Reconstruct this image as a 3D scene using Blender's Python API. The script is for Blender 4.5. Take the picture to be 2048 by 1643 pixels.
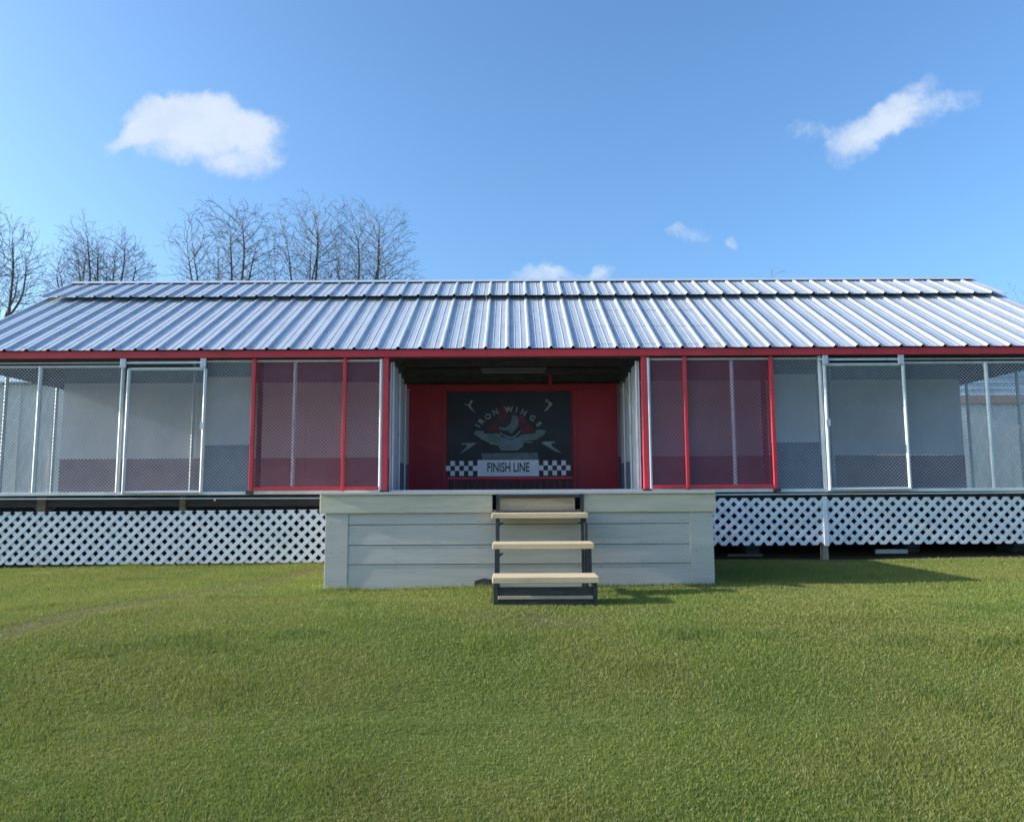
import bpy, bmesh, math, random
import numpy as np
from mathutils import Vector, Matrix, noise as mnoise

random.seed(7)
rng = np.random.default_rng(7)
scene = bpy.context.scene
for o in list(bpy.data.objects):
    bpy.data.objects.remove(o)
COL = scene.collection
R = math.radians
EYE = 0.96

# ------------------------------------------------------------------ camera
cd = bpy.data.cameras.new('camera')
cam = bpy.data.objects.new('camera', cd)
COL.objects.link(cam)
cd.sensor_fit = 'HORIZONTAL'
cd.sensor_width = 36.0
cd.lens = 36.0 * 1500 / 2048
cd.clip_start = 0.05
cd.clip_end = 2000
cam.matrix_world = (Matrix.Translation((0, 0, EYE)) @ Matrix.Rotation(R(90 + 6.2), 4, 'X')
                    @ Matrix.Rotation(R(-0.28), 4, 'Z'))
scene.camera = cam

# ------------------------------------------------------------------ light
SUN_D = Vector((1.0, 0.03, -0.34)).normalized()      # the way the light travels
SUN_EL = math.asin(-SUN_D.z)
SUN_ROT = math.atan2(-SUN_D.x, -SUN_D.y)
scene.view_settings.view_transform = 'Standard'
scene.view_settings.look = 'None'
scene.view_settings.gamma = 1.0
scene.view_settings.exposure = 0.65
SUN_STRENGTH = 5.0
SKY_STRENGTH = 0.15

sl = bpy.data.lights.new('sun', 'SUN')
sl.energy = SUN_STRENGTH
sl.angle = R(0.5)
sl.color = (1.0, 0.95, 0.87)
so = bpy.data.objects.new('sun', sl)
COL.objects.link(so)
so.rotation_euler = SUN_D.to_track_quat('-Z', 'Y').to_euler()
so.location = (-20, -4, 12)

world = bpy.data.worlds.new('World')
scene.world = world
world.use_nodes = True
wt = world.node_tree
wt.nodes.clear()


class NT:
    """small node-tree helper"""
    def __init__(self, t):
        self.t = t

    def n(self, typ, **kw):
        nd = self.t.nodes.new(typ)
        for k, v in kw.items():
            setattr(nd, k, v)
        return nd

    def put(self, sock, v):
        if isinstance(v, bpy.types.NodeSocket):
            self.t.links.new(v, sock)
        else:
            sock.default_value = v

    def m(self, op, a, b=None, c=None, clamp=False):
        nd = self.n('ShaderNodeMath', operation=op, use_clamp=clamp)
        self.put(nd.inputs[0], a)
        if b is not None:
            self.put(nd.inputs[1], b)
        if c is not None:
            self.put(nd.inputs[2], c)
        return nd.outputs[0]

    def vm(self, op, a, b=None, scale=None):
        nd = self.n('ShaderNodeVectorMath', operation=op)
        self.put(nd.inputs[0], a)
        if b is not None:
            self.put(nd.inputs[1], b)
        if scale is not None:
            self.put(nd.inputs['Scale'], scale)
        return nd.outputs[0]

    def rng(self, v, a, b, c=0.0, d=1.0, mode='SMOOTHSTEP'):
        nd = self.n('ShaderNodeMapRange', interpolation_type=mode)
        self.put(nd.inputs[0], v)
        nd.inputs[1].default_value = a
        nd.inputs[2].default_value = b
        nd.inputs[3].default_value = c
        nd.inputs[4].default_value = d
        return nd.outputs[0]

    def noise(self, vec, scale, detail=4, rough=0.55, dist=0.0):
        nd = self.n('ShaderNodeTexNoise')
        self.put(nd.inputs['Vector'], vec)
        nd.inputs['Scale'].default_value = scale
        nd.inputs['Detail'].default_value = detail
        nd.inputs['Roughness'].default_value = rough
        nd.inputs['Distortion'].default_value = dist
        return nd

    def mix(self, f, a, b, blend='MIX'):
        nd = self.n('ShaderNodeMix', data_type='RGBA', blend_type=blend)
        self.put(nd.inputs[0], f)
        self.put(nd.inputs[6], a if isinstance(a, bpy.types.NodeSocket) else (*a, 1)[:4])
        self.put(nd.inputs[7], b if isinstance(b, bpy.types.NodeSocket) else (*b, 1)[:4])
        return nd.outputs[2]


# sky: Nishita with a few fair-weather clouds, all laid out by direction
w = NT(wt)
sky = w.n('ShaderNodeTexSky', sky_type='NISHITA')
sky.sun_disc = False
sky.sun_elevation = SUN_EL
sky.sun_rotation = SUN_ROT
sky.air_density = 1.0
sky.dust_density = 3.0
sky.ozone_density = 4.0
skyc = w.mix(1.0, sky.outputs[0], (1.02, 1.26, 1.38), 'MULTIPLY')
tc = w.n('ShaderNodeTexCoord')
sep = w.n('ShaderNodeSeparateXYZ')
wt.links.new(tc.outputs['Generated'], sep.inputs[0])
front = w.rng(sep.outputs[1], 0.02, 0.1)
ysafe = w.m('MAXIMUM', sep.outputs[1], 0.02)
uu = w.m('DIVIDE', sep.outputs[0], ysafe)
vv = w.m('DIVIDE', sep.outputs[2], ysafe)
wn = w.noise(tc.outputs['Generated'], 13, 5, 0.6)
sc3 = w.n('ShaderNodeSeparateColor')
wt.links.new(wn.outputs['Color'], sc3.inputs[0])
uw = w.m('ADD', uu, w.m('MULTIPLY', w.m('SUBTRACT', sc3.outputs[0], 0.5), 0.085))
vw = w.m('ADD', vv, w.m('MULTIPLY', w.m('SUBTRACT', sc3.outputs[1], 0.5), 0.085))
P_, R_ = R(6.2), R(0.28)


def px_dir(px, py):
    x, y = (px - 1024) / 1500, (821.5 - py) / 1500
    x, y = x * math.cos(R_) + y * math.sin(R_), -x * math.sin(R_) + y * math.cos(R_)
    d = Vector((x, math.cos(P_) - y * math.sin(P_), math.sin(P_) + y * math.cos(P_)))
    return d.x / d.y, d.z / d.y


# (azimuth tangent, elevation tangent, half width, half height, weight, rotation): five clouds
BLOBS = []
for px, py, rx, ry, wgt, rot in [
    (390, 258, 165, 95, 1.05, 0), (385, 215, 100, 55, .6, 0), (262, 278, 75, 32, .62, 8), (518, 262, 85, 55, .7, -12),
    (478, 330, 105, 38, .62, 12), (330, 235, 80, 60, .5, 0),
    (1748, 262, 135, 62, .74, 30), (1812, 205, 105, 40, .5, 30), (1880, 218, 92, 24, .44, 14), (1622, 272, 66, 34, .44, 10),
    (1800, 262, 100, 30, .4, 10),
    (1083, 546, 75, 30, .68, 0), (1186, 550, 48, 20, .56, 0), (1374, 479, 62, 22, .52, 4), (1470, 480, 24, 14, .42, 0),
]:
    cu, cv = px_dir(px, py)
    BLOBS.append((cu, cv, rx / 1500, ry / 1500, wgt, R(rot)))
tot = None
for cu, cv, ru, rv, wgt, rot in BLOBS:
    du, dv = w.m('SUBTRACT', uw, cu), w.m('SUBTRACT', vw, cv)
    c, s = math.cos(rot), math.sin(rot)
    a = w.m('ADD', w.m('MULTIPLY', du, c / ru), w.m('MULTIPLY', dv, s / ru))
    b = w.m('ADD', w.m('MULTIPLY', du, -s / rv), w.m('MULTIPLY', dv, c / rv))
    q = w.m('ADD', w.m('MULTIPLY', a, a), w.m('MULTIPLY', b, b))
    g = w.m('MULTIPLY', w.m('MAXIMUM', w.m('SUBTRACT', 1.0, q), 0.0), wgt)
    tot = g if tot is None else w.m('ADD', tot, g)
fn = w.noise(tc.outputs['Generated'], 34, 8, 0.66)
near = w.rng(tot, 0.0, 0.22)
dens = w.m('ADD', tot, w.m('MULTIPLY', w.m('MULTIPLY', w.m('SUBTRACT', fn.outputs[0], 0.5), 1.2), near))
cov = w.m('MULTIPLY', w.m('MULTIPLY', w.rng(dens, 0.05, 1.0), 0.94), front)
bg1 = w.n('ShaderNodeBackground')
wt.links.new(skyc, bg1.inputs[0])
bg1.inputs[1].default_value = SKY_STRENGTH
bg2 = w.n('ShaderNodeBackground')
wt.links.new(w.mix(w.rng(sc3.outputs[2], 0.40, 0.62), (0.73, 0.83, 0.97), (0.66, 0.77, 0.94)), bg2.inputs[0])
bg2.inputs[1].default_value = 0.66
mx = w.n('ShaderNodeMixShader')
wt.links.new(cov, mx.inputs[0])
wt.links.new(bg1.outputs[0], mx.inputs[1])
wt.links.new(bg2.outputs[0], mx.inputs[2])
wo = w.n('ShaderNodeOutputWorld')
wt.links.new(mx.outputs[0], wo.inputs[0])

scene.cycles.use_denoising = True
scene.cycles.filter_width = 1.6
scene.cycles.max_bounces = 8
scene.cycles.transparent_max_bounces = 12


# ------------------------------------------------------------------ materials
def mat(name, col, col2=None, rough=0.6, metal=0.0, scale=6.0, stretch=(1, 1, 1), bump=0.0, bscale=40.0,
        dirt=None, dirt_amt=0.0, dirt_scale=3.0, spec=0.5, trans=0.0):
    m_ = bpy.data.materials.new(name)
    m_.use_nodes = True
    t = NT(m_.node_tree)
    m_.node_tree.nodes.clear()
    out = t.n('ShaderNodeOutputMaterial')
    bs = t.n('ShaderNodeBsdfPrincipled')
    bs.inputs['Roughness'].default_value = rough
    bs.inputs['Metallic'].default_value = metal
    bs.inputs['Specular IOR Level'].default_value = spec
    geo = t.n('ShaderNodeNewGeometry')
    vec = t.vm('MULTIPLY', geo.outputs['Position'], stretch)
    n1 = t.noise(vec, scale, 5, 0.6)
    c2 = col2 if col2 else tuple(min(1, c * 0.75) for c in col)
    c = t.mix(t.rng(n1.outputs[0], 0.3, 0.72), col, c2)
    if dirt:
        n2 = t.noise(vec, dirt_scale, 7, 0.68)
        c = t.mix(t.m('MULTIPLY', t.rng(n2.outputs[0], 0.5, 0.74), dirt_amt), c, dirt)
    t.put(bs.inputs['Base Color'], c)
    rr = t.rng(n1.outputs[0], 0.2, 0.8, max(0.05, rough - 0.1), min(1, rough + 0.12), 'LINEAR')
    t.put(bs.inputs['Roughness'], rr)
    if bump:
        n3 = t.noise(vec, bscale, 4, 0.6)
        bp = t.n('ShaderNodeBump')
        bp.inputs['Strength'].default_value = bump
        bp.inputs['Distance'].default_value = 0.01
        t.put(bp.inputs['Height'], n3.outputs[0])
        t.put(bs.inputs['Normal'], bp.outputs[0])
    t.put(out.inputs[0], bs.outputs[0])
    return m_


M = {}
M['roof'] = mat('galvanised_roof', (0.54, 0.57, 0.62), (0.42, 0.45, 0.50), 0.52, 0.2, 3.0, (6, 0.7, 0.7), 0.05, 5,
                (0.36, 0.36, 0.36), 0.6, 1.6)
M['screw'] = mat('rusty_screw', (0.20, 0.17, 0.15), (0.13, 0.10, 0.085), 0.6, 0.2, 20)
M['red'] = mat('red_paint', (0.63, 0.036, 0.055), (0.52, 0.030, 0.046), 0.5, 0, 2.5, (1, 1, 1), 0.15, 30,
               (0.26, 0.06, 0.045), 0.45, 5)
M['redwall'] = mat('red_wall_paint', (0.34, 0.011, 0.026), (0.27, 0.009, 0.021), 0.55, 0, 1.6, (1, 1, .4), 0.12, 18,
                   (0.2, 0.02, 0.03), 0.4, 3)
M['white'] = mat('white_paint', (0.78, 0.78, 0.76), (0.70, 0.71, 0.70), 0.5, 0, 4, (1, 1, 1), 0.08, 25,
                 (0.48, 0.46, 0.41), 0.5, 4)
M['wallwhite'] = mat('white_wall_panel', (0.62, 0.63, 0.69), (0.54, 0.55, 0.62), 0.6, 0, 1.4, (1, 1, .6), 0.05, 10,
                     (0.52, 0.52, 0.48), 0.4, 1.8)
M['siding'] = mat('pale_siding_paint', (0.55, 0.50, 0.44), (0.49, 0.45, 0.40), 0.6, 0, 5, (.35, 1, 4), 0.3, 22,
                  (0.46, 0.43, 0.36), 0.45, 2.5)
M['cap'] = mat('weathered_cap_paint', (0.66, 0.575, 0.44), (0.55, 0.48, 0.36), 0.7, 0, 5, (.4, 1, 4), 0.35, 26,
               (0.36, 0.31, 0.22), 0.55, 3.5)
M['lattice'] = mat('white_vinyl', (0.80, 0.81, 0.83), (0.72, 0.74, 0.77), 0.45, 0, 3, (1, 1, 1), 0.03, 20,
                   (0.44, 0.43, 0.40), 0.6, 5)
M['galv'] = mat('galvanised_pipe', (0.62, 0.65, 0.68), (0.52, 0.55, 0.59), 0.45, 0.2, 9, (1, 1, .5), 0.05, 50,
                (0.45, 0.42, 0.38), 0.4, 8)
M['wire'] = mat('galvanised_wire', (0.47, 0.495, 0.57), (0.40, 0.42, 0.49), 0.5, 0.2, 6)
M['redwire'] = mat('red_wire', (0.40, 0.115, 0.19), (0.33, 0.09, 0.15), 0.5, 0.0, 6)
M['wains'] = mat('faded_red_wainscot', (0.30, 0.185, 0.205), (0.23, 0.15, 0.17), 0.7, 0, 2, (1, 1, 1), 0.1, 12,
                 (0.15, 0.12, 0.14), 0.6, 2)
M['slate'] = mat('slate_blue_panel', (0.16, 0.21, 0.27), (0.12, 0.16, 0.21), 0.65, 0, 3, (1, 1, 1), 0.1, 14)
M['darkwood'] = mat('dark_old_wood', (0.050, 0.044, 0.042), (0.030, 0.027, 0.028), 0.8, 0, 5, (1, 1, 5), 0.4, 30)
M['brownwood'] = mat('brown_old_wood', (0.22, 0.15, 0.10), (0.15, 0.10, 0.07), 0.8, 0, 5, (1, 1, 3), 0.4, 30)
M['pinkwood'] = mat('bare_pine_post', (0.44, 0.31, 0.25), (0.34, 0.24, 0.19), 0.8, 0, 5, (4, 4, .6), 0.3, 30)
M['tread'] = mat('pine_tread', (0.72, 0.54, 0.33), (0.60, 0.44, 0.26), 0.6, 0, 5, (.5, 4, 4), 0.3, 30,
                 (0.34, 0.26, 0.17), 0.5, 6)
M['oldboard'] = mat('aged_tan_board', (0.50, 0.39, 0.26), (0.38, 0.29, 0.19), 0.75, 0, 5, (.5, 4, 4), 0.3, 30,
                    (0.22, 0.17, 0.11), 0.6, 6)
M['frame'] = mat('dark_steel_frame', (0.045, 0.048, 0.058), (0.030, 0.032, 0.040), 0.5, 0.2, 8, (1, 1, 1), 0.1, 60,
                 (0.13, 0.08, 0.06), 0.5, 9)
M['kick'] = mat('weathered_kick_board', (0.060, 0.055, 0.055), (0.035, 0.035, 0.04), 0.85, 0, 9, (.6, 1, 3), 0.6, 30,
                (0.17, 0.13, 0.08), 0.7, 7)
M['banner'] = mat('black_banner_vinyl', (0.014, 0.015, 0.024), (0.010, 0.011, 0.018), 0.55, 0, 2, (1, 1, 1), 0.06, 5)
M['print'] = mat('pale_print', (0.28, 0.31, 0.31), (0.15, 0.18, 0.18), 0.6, 0, 9)
M['dimprint'] = mat('grey_green_print', (0.15, 0.19, 0.19), (0.08, 0.12, 0.13), 0.6, 0, 12)
M['redprint'] = mat('dark_red_print', (0.13, 0.018, 0.034), (0.08, 0.014, 0.025), 0.6, 0, 10)
M['black'] = mat('black_print', (0.012, 0.013, 0.02), (0.010, 0.010, 0.016), 0.5)
M['signwhite'] = mat('sign_white', (0.74, 0.74, 0.78), (0.66, 0.66, 0.71), 0.5, 0, 4)
M['concrete'] = mat('grey_block', (0.13, 0.125, 0.12), (0.09, 0.09, 0.088), 0.9, 0, 8, (1, 1, 1), 0.4, 40)
M['bark'] = mat('grey_bark', (0.15, 0.132, 0.122), (0.085, 0.077, 0.073), 0.9, 0, 6, (1, 1, .3), 0.3, 20)
M['shed'] = mat('pale_shed_metal', (0.82, 0.78, 0.74), (0.72, 0.69, 0.66), 0.6, 0, 2, (2, 1, .4), 0.05, 8,
                (0.40, 0.35, 0.31), 0.5, 2)
M['bluesiding'] = mat('pale_blue_siding', (0.62, 0.73, 0.85), (0.52, 0.64, 0.78), 0.6, 0, 3)
M['orange'] = mat('faded_orange_trim', (0.60, 0.34, 0.22), (0.48, 0.27, 0.18), 0.7, 0, 3)
M['lamp'] = mat('lamp_white', (0.12, 0.13, 0.13), (0.09, 0.10, 0.10), 0.4, 0, 3)
M['rubber'] = mat('black_cable', (0.02, 0.02, 0.022), None, 0.5)


def grass_mat(name, blade):
    m_ = bpy.data.materials.new(name)
    m_.use_nodes = True
    t = NT(m_.node_tree)
    m_.node_tree.nodes.clear()
    out = t.n('ShaderNodeOutputMaterial')
    geo = t.n('ShaderNodeNewGeometry')
    pos = geo.outputs['Position']
    big = t.noise(pos, 0.55, 4, 0.6).outputs[0]
    mid = t.noise(t.vm('MULTIPLY', pos, (0.8, 1.5, 1)), 2.1, 4, 0.6).outputs[0]
    fine = t.noise(pos, 40 if not blade else 25, 3, 0.6).outputs[0]
    at_d = t.n('ShaderNodeAttribute', attribute_name='dry').outputs['Fac']
    c = t.mix(t.rng(big, 0.33, 0.68), (0.180, 0.262, 0.042), (0.25, 0.268, 0.062))
    c = t.mix(t.m('MULTIPLY', t.rng(mid, 0.50, 0.72), 0.6), c, (0.105, 0.19, 0.030))
    c = t.mix(t.m('MULTIPLY', t.rng(fine, 0.45, 0.75), 0.35), c, (0.25, 0.235, 0.06))
    if blade:
        tint = t.n('ShaderNodeAttribute', attribute_name='tint').outputs['Fac']
        c = t.mix(t.rng(tint, 0.0, 1.0, 0.0, 0.5, 'LINEAR'), c, (0.225, 0.215, 0.05))
        c = t.mix(t.rng(tint, 0.88, 0.92, 0.0, 0.8), c, (0.38, 0.32, 0.15))
        lush = t.n('ShaderNodeAttribute', attribute_name='lush').outputs['Fac']
        c = t.mix(t.m('MULTIPLY', lush, 0.6), c, (0.070, 0.145, 0.028))
    else:
        c = t.mix(0.55, c, (0.085, 0.085, 0.03))
    c = t.mix(t.m('MULTIPLY', at_d, 0.75), c, (0.21, 0.155, 0.095) if blade else (0.16, 0.115, 0.075))
    if blade:
        d = t.n('ShaderNodeBsdfDiffuse')
        tr = t.n('ShaderNodeBsdfTranslucent')
        gl = t.n('ShaderNodeBsdfGlossy')
        gl.inputs['Roughness'].default_value = 0.5
        gl.inputs['Color'].default_value = (0.5, 0.5, 0.5, 1)
        t.put(d.inputs[0], c)
        t.put(tr.inputs[0], c)
        a = t.n('ShaderNodeMixShader')
        a.inputs[0].default_value = 0.42
        t.put(a.inputs[1], d.outputs[0])
        t.put(a.inputs[2], tr.outputs[0])
        b = t.n('ShaderNodeMixShader')
        b.inputs[0].default_value = 0.04
        t.put(b.inputs[1], a.outputs[0])
        t.put(b.inputs[2], gl.outputs[0])
        t.put(out.inputs[0], b.outputs[0])
    else:
        d = t.n('ShaderNodeBsdfPrincipled')
        d.inputs['Roughness'].default_value = 0.95
        d.inputs['Specular IOR Level'].default_value = 0.1
        t.put(d.inputs['Base Color'], c)
        bp = t.n('ShaderNodeBump')
        bp.inputs['Strength'].default_value = 0.6
        bp.inputs['Distance'].default_value = 0.03
        t.put(bp.inputs['Height'], t.noise(pos, 30, 5, 0.7).outputs[0])
        t.put(d.inputs['Normal'], bp.outputs[0])
        t.put(out.inputs[0], d.outputs[0])
    return m_


M['lawn'] = grass_mat('lawn_soil', False)
M['blade'] = grass_mat('grass_blade', True)


# ------------------------------------------------------------------ object helpers
WLOC = {}


class MB:
    """collects shapes in world metres, builds them as ONE mesh object"""
    def __init__(self):
        self.v, self.f = [], []

    def quad_prism(self, pts, d):
        """a flat polygon pushed along vector d"""
        n = len(pts)
        b = len(self.v)
        d = Vector(d)
        p = [Vector(q) for q in pts]
        nrm = Vector((0, 0, 0))
        for i in range(n):
            nrm += p[i].cross(p[(i + 1) % n])
        if nrm.dot(d) > 0:
            p.reverse()
        self.v += [tuple(q) for q in p] + [tuple(q + d) for q in p]
        self.f.append(list(range(b, b + n)))
        self.f.append(list(range(b + 2 * n - 1, b + n - 1, -1)))
        for i in range(n):
            j = (i + 1) % n
            self.f.append([b + j, b + i, b + n + i, b + n + j])
        return self

    def box(self, x0, x1, y0, y1, z0, z1):
        x0, x1 = sorted((x0, x1)); y0, y1 = sorted((y0, y1)); z0, z1 = sorted((z0, z1))
        return self.quad_prism([(x0, y0, z0), (x1, y0, z0), (x1, y0, z1), (x0, y0, z1)], (0, y1 - y0, 0))

    def tube(self, a, b, r0, r1=None, n=8, cap=True):
        a, b = Vector(a), Vector(b)
        r1 = r0 if r1 is None else r1
        ax = (b - a).normalized()
        u = ax.orthogonal().normalized()
        v = ax.cross(u)
        k = len(self.v)
        for p, r in ((a, r0), (b, r1)):
            for i in range(n):
                t = 2 * math.pi * i / n
                self.v.append(tuple(p + u * math.cos(t) * r + v * math.sin(t) * r))
        for i in range(n):
            j = (i + 1) % n
            self.f.append([k + i, k + j, k + n + j, k + n + i])
        if cap:
            self.f.append(list(range(k + n - 1, k - 1, -1)))
            self.f.append(list(range(k + n, k + 2 * n)))
        return self

    def path(self, pts, r, n=6):
        for a, b in zip(pts, pts[1:]):
            self.tube(a, b, r, r, n)
        return self

    def mesh(self, name, c):
        me = bpy.data.meshes.new(name)
        me.from_pydata([(x - c[0], y - c[1], z - c[2]) for x, y, z in self.v], [], self.f)
        me.update()
        return me

    def build(self, name, m_, parent=None, smooth=False, bevel=0.0):
        a = np.array(self.v)
        c = (a.min(0) + a.max(0)) / 2
        me = self.mesh(name, c)
        me.materials.append(m_)
        if smooth:
            me.polygons.foreach_set('use_smooth', [True] * len(me.polygons))
        o = link(name, me, c, parent)
        if bevel:
            bm = o.modifiers.new('bevel', 'BEVEL')
            bm.width = bevel
            bm.segments = 2
            bm.limit_method = 'ANGLE'
        return o


def link(name, data, loc, parent=None):
    o = bpy.data.objects.new(name, data)
    COL.objects.link(o)
    loc = Vector(loc)
    WLOC[o.name] = loc.copy()
    if parent is not None:
        o.parent = parent
        o.location = loc - WLOC[parent.name]
    else:
        o.location = loc
    return o


def copy_at(o, loc, parent=None):
    c = o.copy()
    COL.objects.link(c)
    loc = Vector(loc)
    WLOC[c.name] = loc.copy()
    p = parent if parent is not None else o.parent
    c.parent = p
    c.location = loc - (WLOC[p.name] if p else Vector((0, 0, 0)))
    return c


def tag(o, label, cat, group=None, kind=None):
    o['label'] = label
    o['category'] = cat
    if group:
        o['group'] = group
    if kind:
        o['kind'] = kind
    return o


def thing(name, loc, label, cat, group=None):
    return tag(link(name, None, loc), label, cat, group)


# ------------------------------------------------------------------ ground
def ground_z(x, y):
    z = np.where(y < 6.6, -(0.14 / 1.6) * np.clip(6.6 - y, 0, None) ** 1.0 * np.clip((6.6 - y) / 1.4, 0, 1.6), 0.0)
    z = np.maximum(z, -0.75)
    tilt = 0.0065 * np.clip(x, -8, 8) * np.clip((y - 4.0) / 4.0, 0, 1)
    return z + tilt + 0.012 * np.sin(1.7 * x + 0.6 * y) * np.sin(1.3 * y - 0.5 * x)


def dryness(x, y):
    """bare worn track from the lattice to the left, bare earth below the house"""
    a = np.array([-2.46, 9.6]); b = np.array([-3.75, 5.7])
    nz = 0.16 * np.sin(2.3 * x + 1.1 * y) + 0.1 * np.sin(5.1 * x - 3.3 * y) + 0.06 * np.sin(11 * x + 9 * y)
    ab = b - a
    t = np.clip(((x - a[0]) * ab[0] + (y - a[1]) * ab[1]) / (ab @ ab), 0, 1.25)
    d = np.hypot(x - a[0] - t * ab[0], y - a[1] - t * ab[1])
    wdt = 0.13 + 0.20 * np.exp(-((t - 0.38) / 0.2) ** 2)
    tr = 0.55 * np.clip(1.25 - (d + nz * 0.4) / wdt, 0, 1)
    house = np.clip((y - np.where(x > 1.9, 10.12, 10.42) + nz * 0.25) / 0.2, 0, 1) * (np.abs(x) < 8.3) * (y < 17)
    front = 0.75 * np.clip(1 - np.abs((x - 0.3 + nz)) / 0.9, 0, 1) * np.clip(1 - np.abs(y - 6.15 + nz) / 0.35, 0, 1)
    return np.clip(np.maximum(np.maximum(tr, house), front), 0, 1)


xs = np.concatenate([[-400, -150, -60, -30, -18], np.linspace(-12, 12, 121), [18, 30, 60, 150, 400]])
ys = np.concatenate([[-200, -60, -20, -6], np.linspace(-2, 20, 133), [26, 40, 80, 200, 600]])
gx, gy = np.meshgrid(xs, ys)
gz = ground_z(gx, gy)
nx, ny = len(xs), len(ys)
idx = np.arange(nx * ny).reshape(ny, nx)
faces = np.stack([idx[:-1, :-1], idx[:-1, 1:], idx[1:, 1:], idx[1:, :-1]], -1).reshape(-1, 4)
me = bpy.data.meshes.new('lawn')
me.from_pydata(np.stack([gx, gy, gz], -1).reshape(-1, 3).tolist(), [], faces.tolist())
me.materials.append(M['lawn'])
at_ = me.attributes.new('dry', 'FLOAT', 'POINT')
at_.data.foreach_set('value', dryness(gx, gy).reshape(-1).astype(np.float32))
me.polygons.foreach_set('use_smooth', [True] * len(me.polygons))
lawn = link('ground', me, (0, 0, 0))
tag(lawn, 'mown lawn with a worn earth track in front of the red and white poultry house', 'lawn', None, 'structure')

# grass blades: one object
PLAT = (-1.95, 2.09, 7.72, 10.4)


LUSH = [(-1.53, 6.76, .20, .12), (-2.37, 5.4, .34, .10), (-2.83, 5.33, .25, .08), (-1.62, 5.6, .18, .07), (1.5, 5.57, .28, .09),
        (2.95, 5.4, .3, .1), (-4.3, 9.0, .35, .14), (3.9, 6.3, .3, .12)]


def patches(x, y):
    """thicker, darker clumps here and there"""
    o = np.zeros_like(x)
    nz = 0.35 * np.sin(9 * x + 4 * y) + 0.4 * np.sin(13 * y - 7 * x) + .25 * np.sin(23 * x + 17 * y)
    for cx, cy, a, b in LUSH:
        o = np.maximum(o, np.clip(0.9 - ((x - cx) / a / 1.7) ** 2 - ((y - cy) / b / 1.7) ** 2 + nz, 0, .45))
    return o


def blades(n):
    y = 2.6 + 8.0 * rng.random(n) ** 1.12
    x = rng.uniform(-1, 1, n) * (0.74 * np.maximum(y, 2.5) + 0.5)
    h0 = 0.0175 + 0.0012 * (y - 2.6)
    wd = 0.0019 + 0.00036 * (y - 2.6)
    dr = dryness(x, y)
    inside = (x > PLAT[0]) & (x < PLAT[1]) & (y > PLAT[2])
    inside |= (x > -.2) & (x < .76) & (y > 6.62) & (y < 7.8)
    inside |= (y > 10.42)
    keep = (~inside) & (rng.random(n) > dr * 0.7)
    x, y, dr = x[keep], y[keep], dr[keep]
    h0, wd = h0[keep], wd[keep]
    k = len(x)
    patch = 0.5 + 0.5 * np.sin(1.1 * x + 2.3 * np.sin(0.9 * y)) * np.sin(1.9 * y + 1.7 * np.sin(0.8 * x))
    tuft = np.clip(np.sin(3.1 * x + 1.3 * np.sin(2.2 * y + x)) * np.sin(4.3 * y - 1.2 * np.sin(1.7 * x)), 0, 1) ** 3
    edge = np.minimum(np.abs(x - PLAT[0]), np.abs(x - PLAT[1]))
    edge = np.where((x > PLAT[0]) & (x < PLAT[1]), np.abs(y - PLAT[2]), np.where(y > PLAT[2], edge, 9.0))
    edge = np.minimum(edge, np.abs(y - 10.42))
    fr = np.clip(1.3 - edge / 0.09, 0, 1)
    pt = patches(x, y)
    h0 = h0 * (1 + 1.0 * fr * rng.uniform(0.2, 1.4, k) + 0.55 * pt)
    h = h0 * rng.uniform(0.55, 1.25, k) * (0.8 + 0.35 * patch + 0.7 * tuft) * (1 - 0.55 * dr)
    az = rng.uniform(0, 2 * np.pi, k)
    lean = h * rng.uniform(0.15, 0.9, k)
    la = rng.uniform(0, 2 * np.pi, k)
    wv = wd * rng.uniform(0.6, 1.3, k)
    z = ground_z(x, y) - 0.004
    dx, dy = np.cos(az) * wv, np.sin(az) * wv
    p0 = np.stack([x - dx, y - dy, z], -1)
    p1 = np.stack([x + dx, y + dy, z], -1)
    p2 = np.stack([x + np.cos(la) * lean, y + np.sin(la) * lean, z + h], -1)
    return np.stack([p0, p1, p2], 1), rng.random(k), dr, pt


sets = [blades(1400000)]
V = np.concatenate([s[0] for s in sets]).reshape(-1, 3).astype(np.float32)
T = np.concatenate([s[1] for s in sets]).astype(np.float32)
D = np.concatenate([s[2] for s in sets]).astype(np.float32)
PT = np.concatenate([s[3] for s in sets]).astype(np.float32)
nb = len(T)
me = bpy.data.meshes.new('grass')
me.vertices.add(nb * 3)
me.vertices.foreach_set('co', V.reshape(-1))
me.loops.add(nb * 3)
me.loops.foreach_set('vertex_index', np.arange(nb * 3, dtype=np.int32))
me.polygons.add(nb)
me.polygons.foreach_set('loop_start', np.arange(0, nb * 3, 3, dtype=np.int32))
for nm, arr in (('tint', T), ('dry', D), ('lush', PT)):
    a_ = me.attributes.new(nm, 'FLOAT', 'FACE')
    a_.data.foreach_set('value', arr)
me.update(calc_edges=True)
me.materials.append(M['blade'])
g = link('grass', me, (0, 0, 0))
tag(g, 'short green and straw coloured grass blades covering the lawn', 'grass', None, 'stuff')

# ------------------------------------------------------------------ poultry house
HX = 7.95                      # half length
FY = 10.42                     # front plane of the cages
FZ = 0.985                     # floor level
house = thing('poultry_house', (0, 11.5, 0),
              'long red and white poultry house with a ribbed metal roof and chain link cages', 'poultry house')


def hbox(name, m_, *b, bevel=0.0, parent=None):
    return MB().box(*b).build(name, m_, parent or house, bevel=bevel)


def pole(name, m_, x, z0, z1, r=0.026, y=FY, parent=None):
    return MB().tube((x, y, z0), (x, y, z1), r, r, 10).build(name, m_, parent or house, smooth=False)


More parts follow.
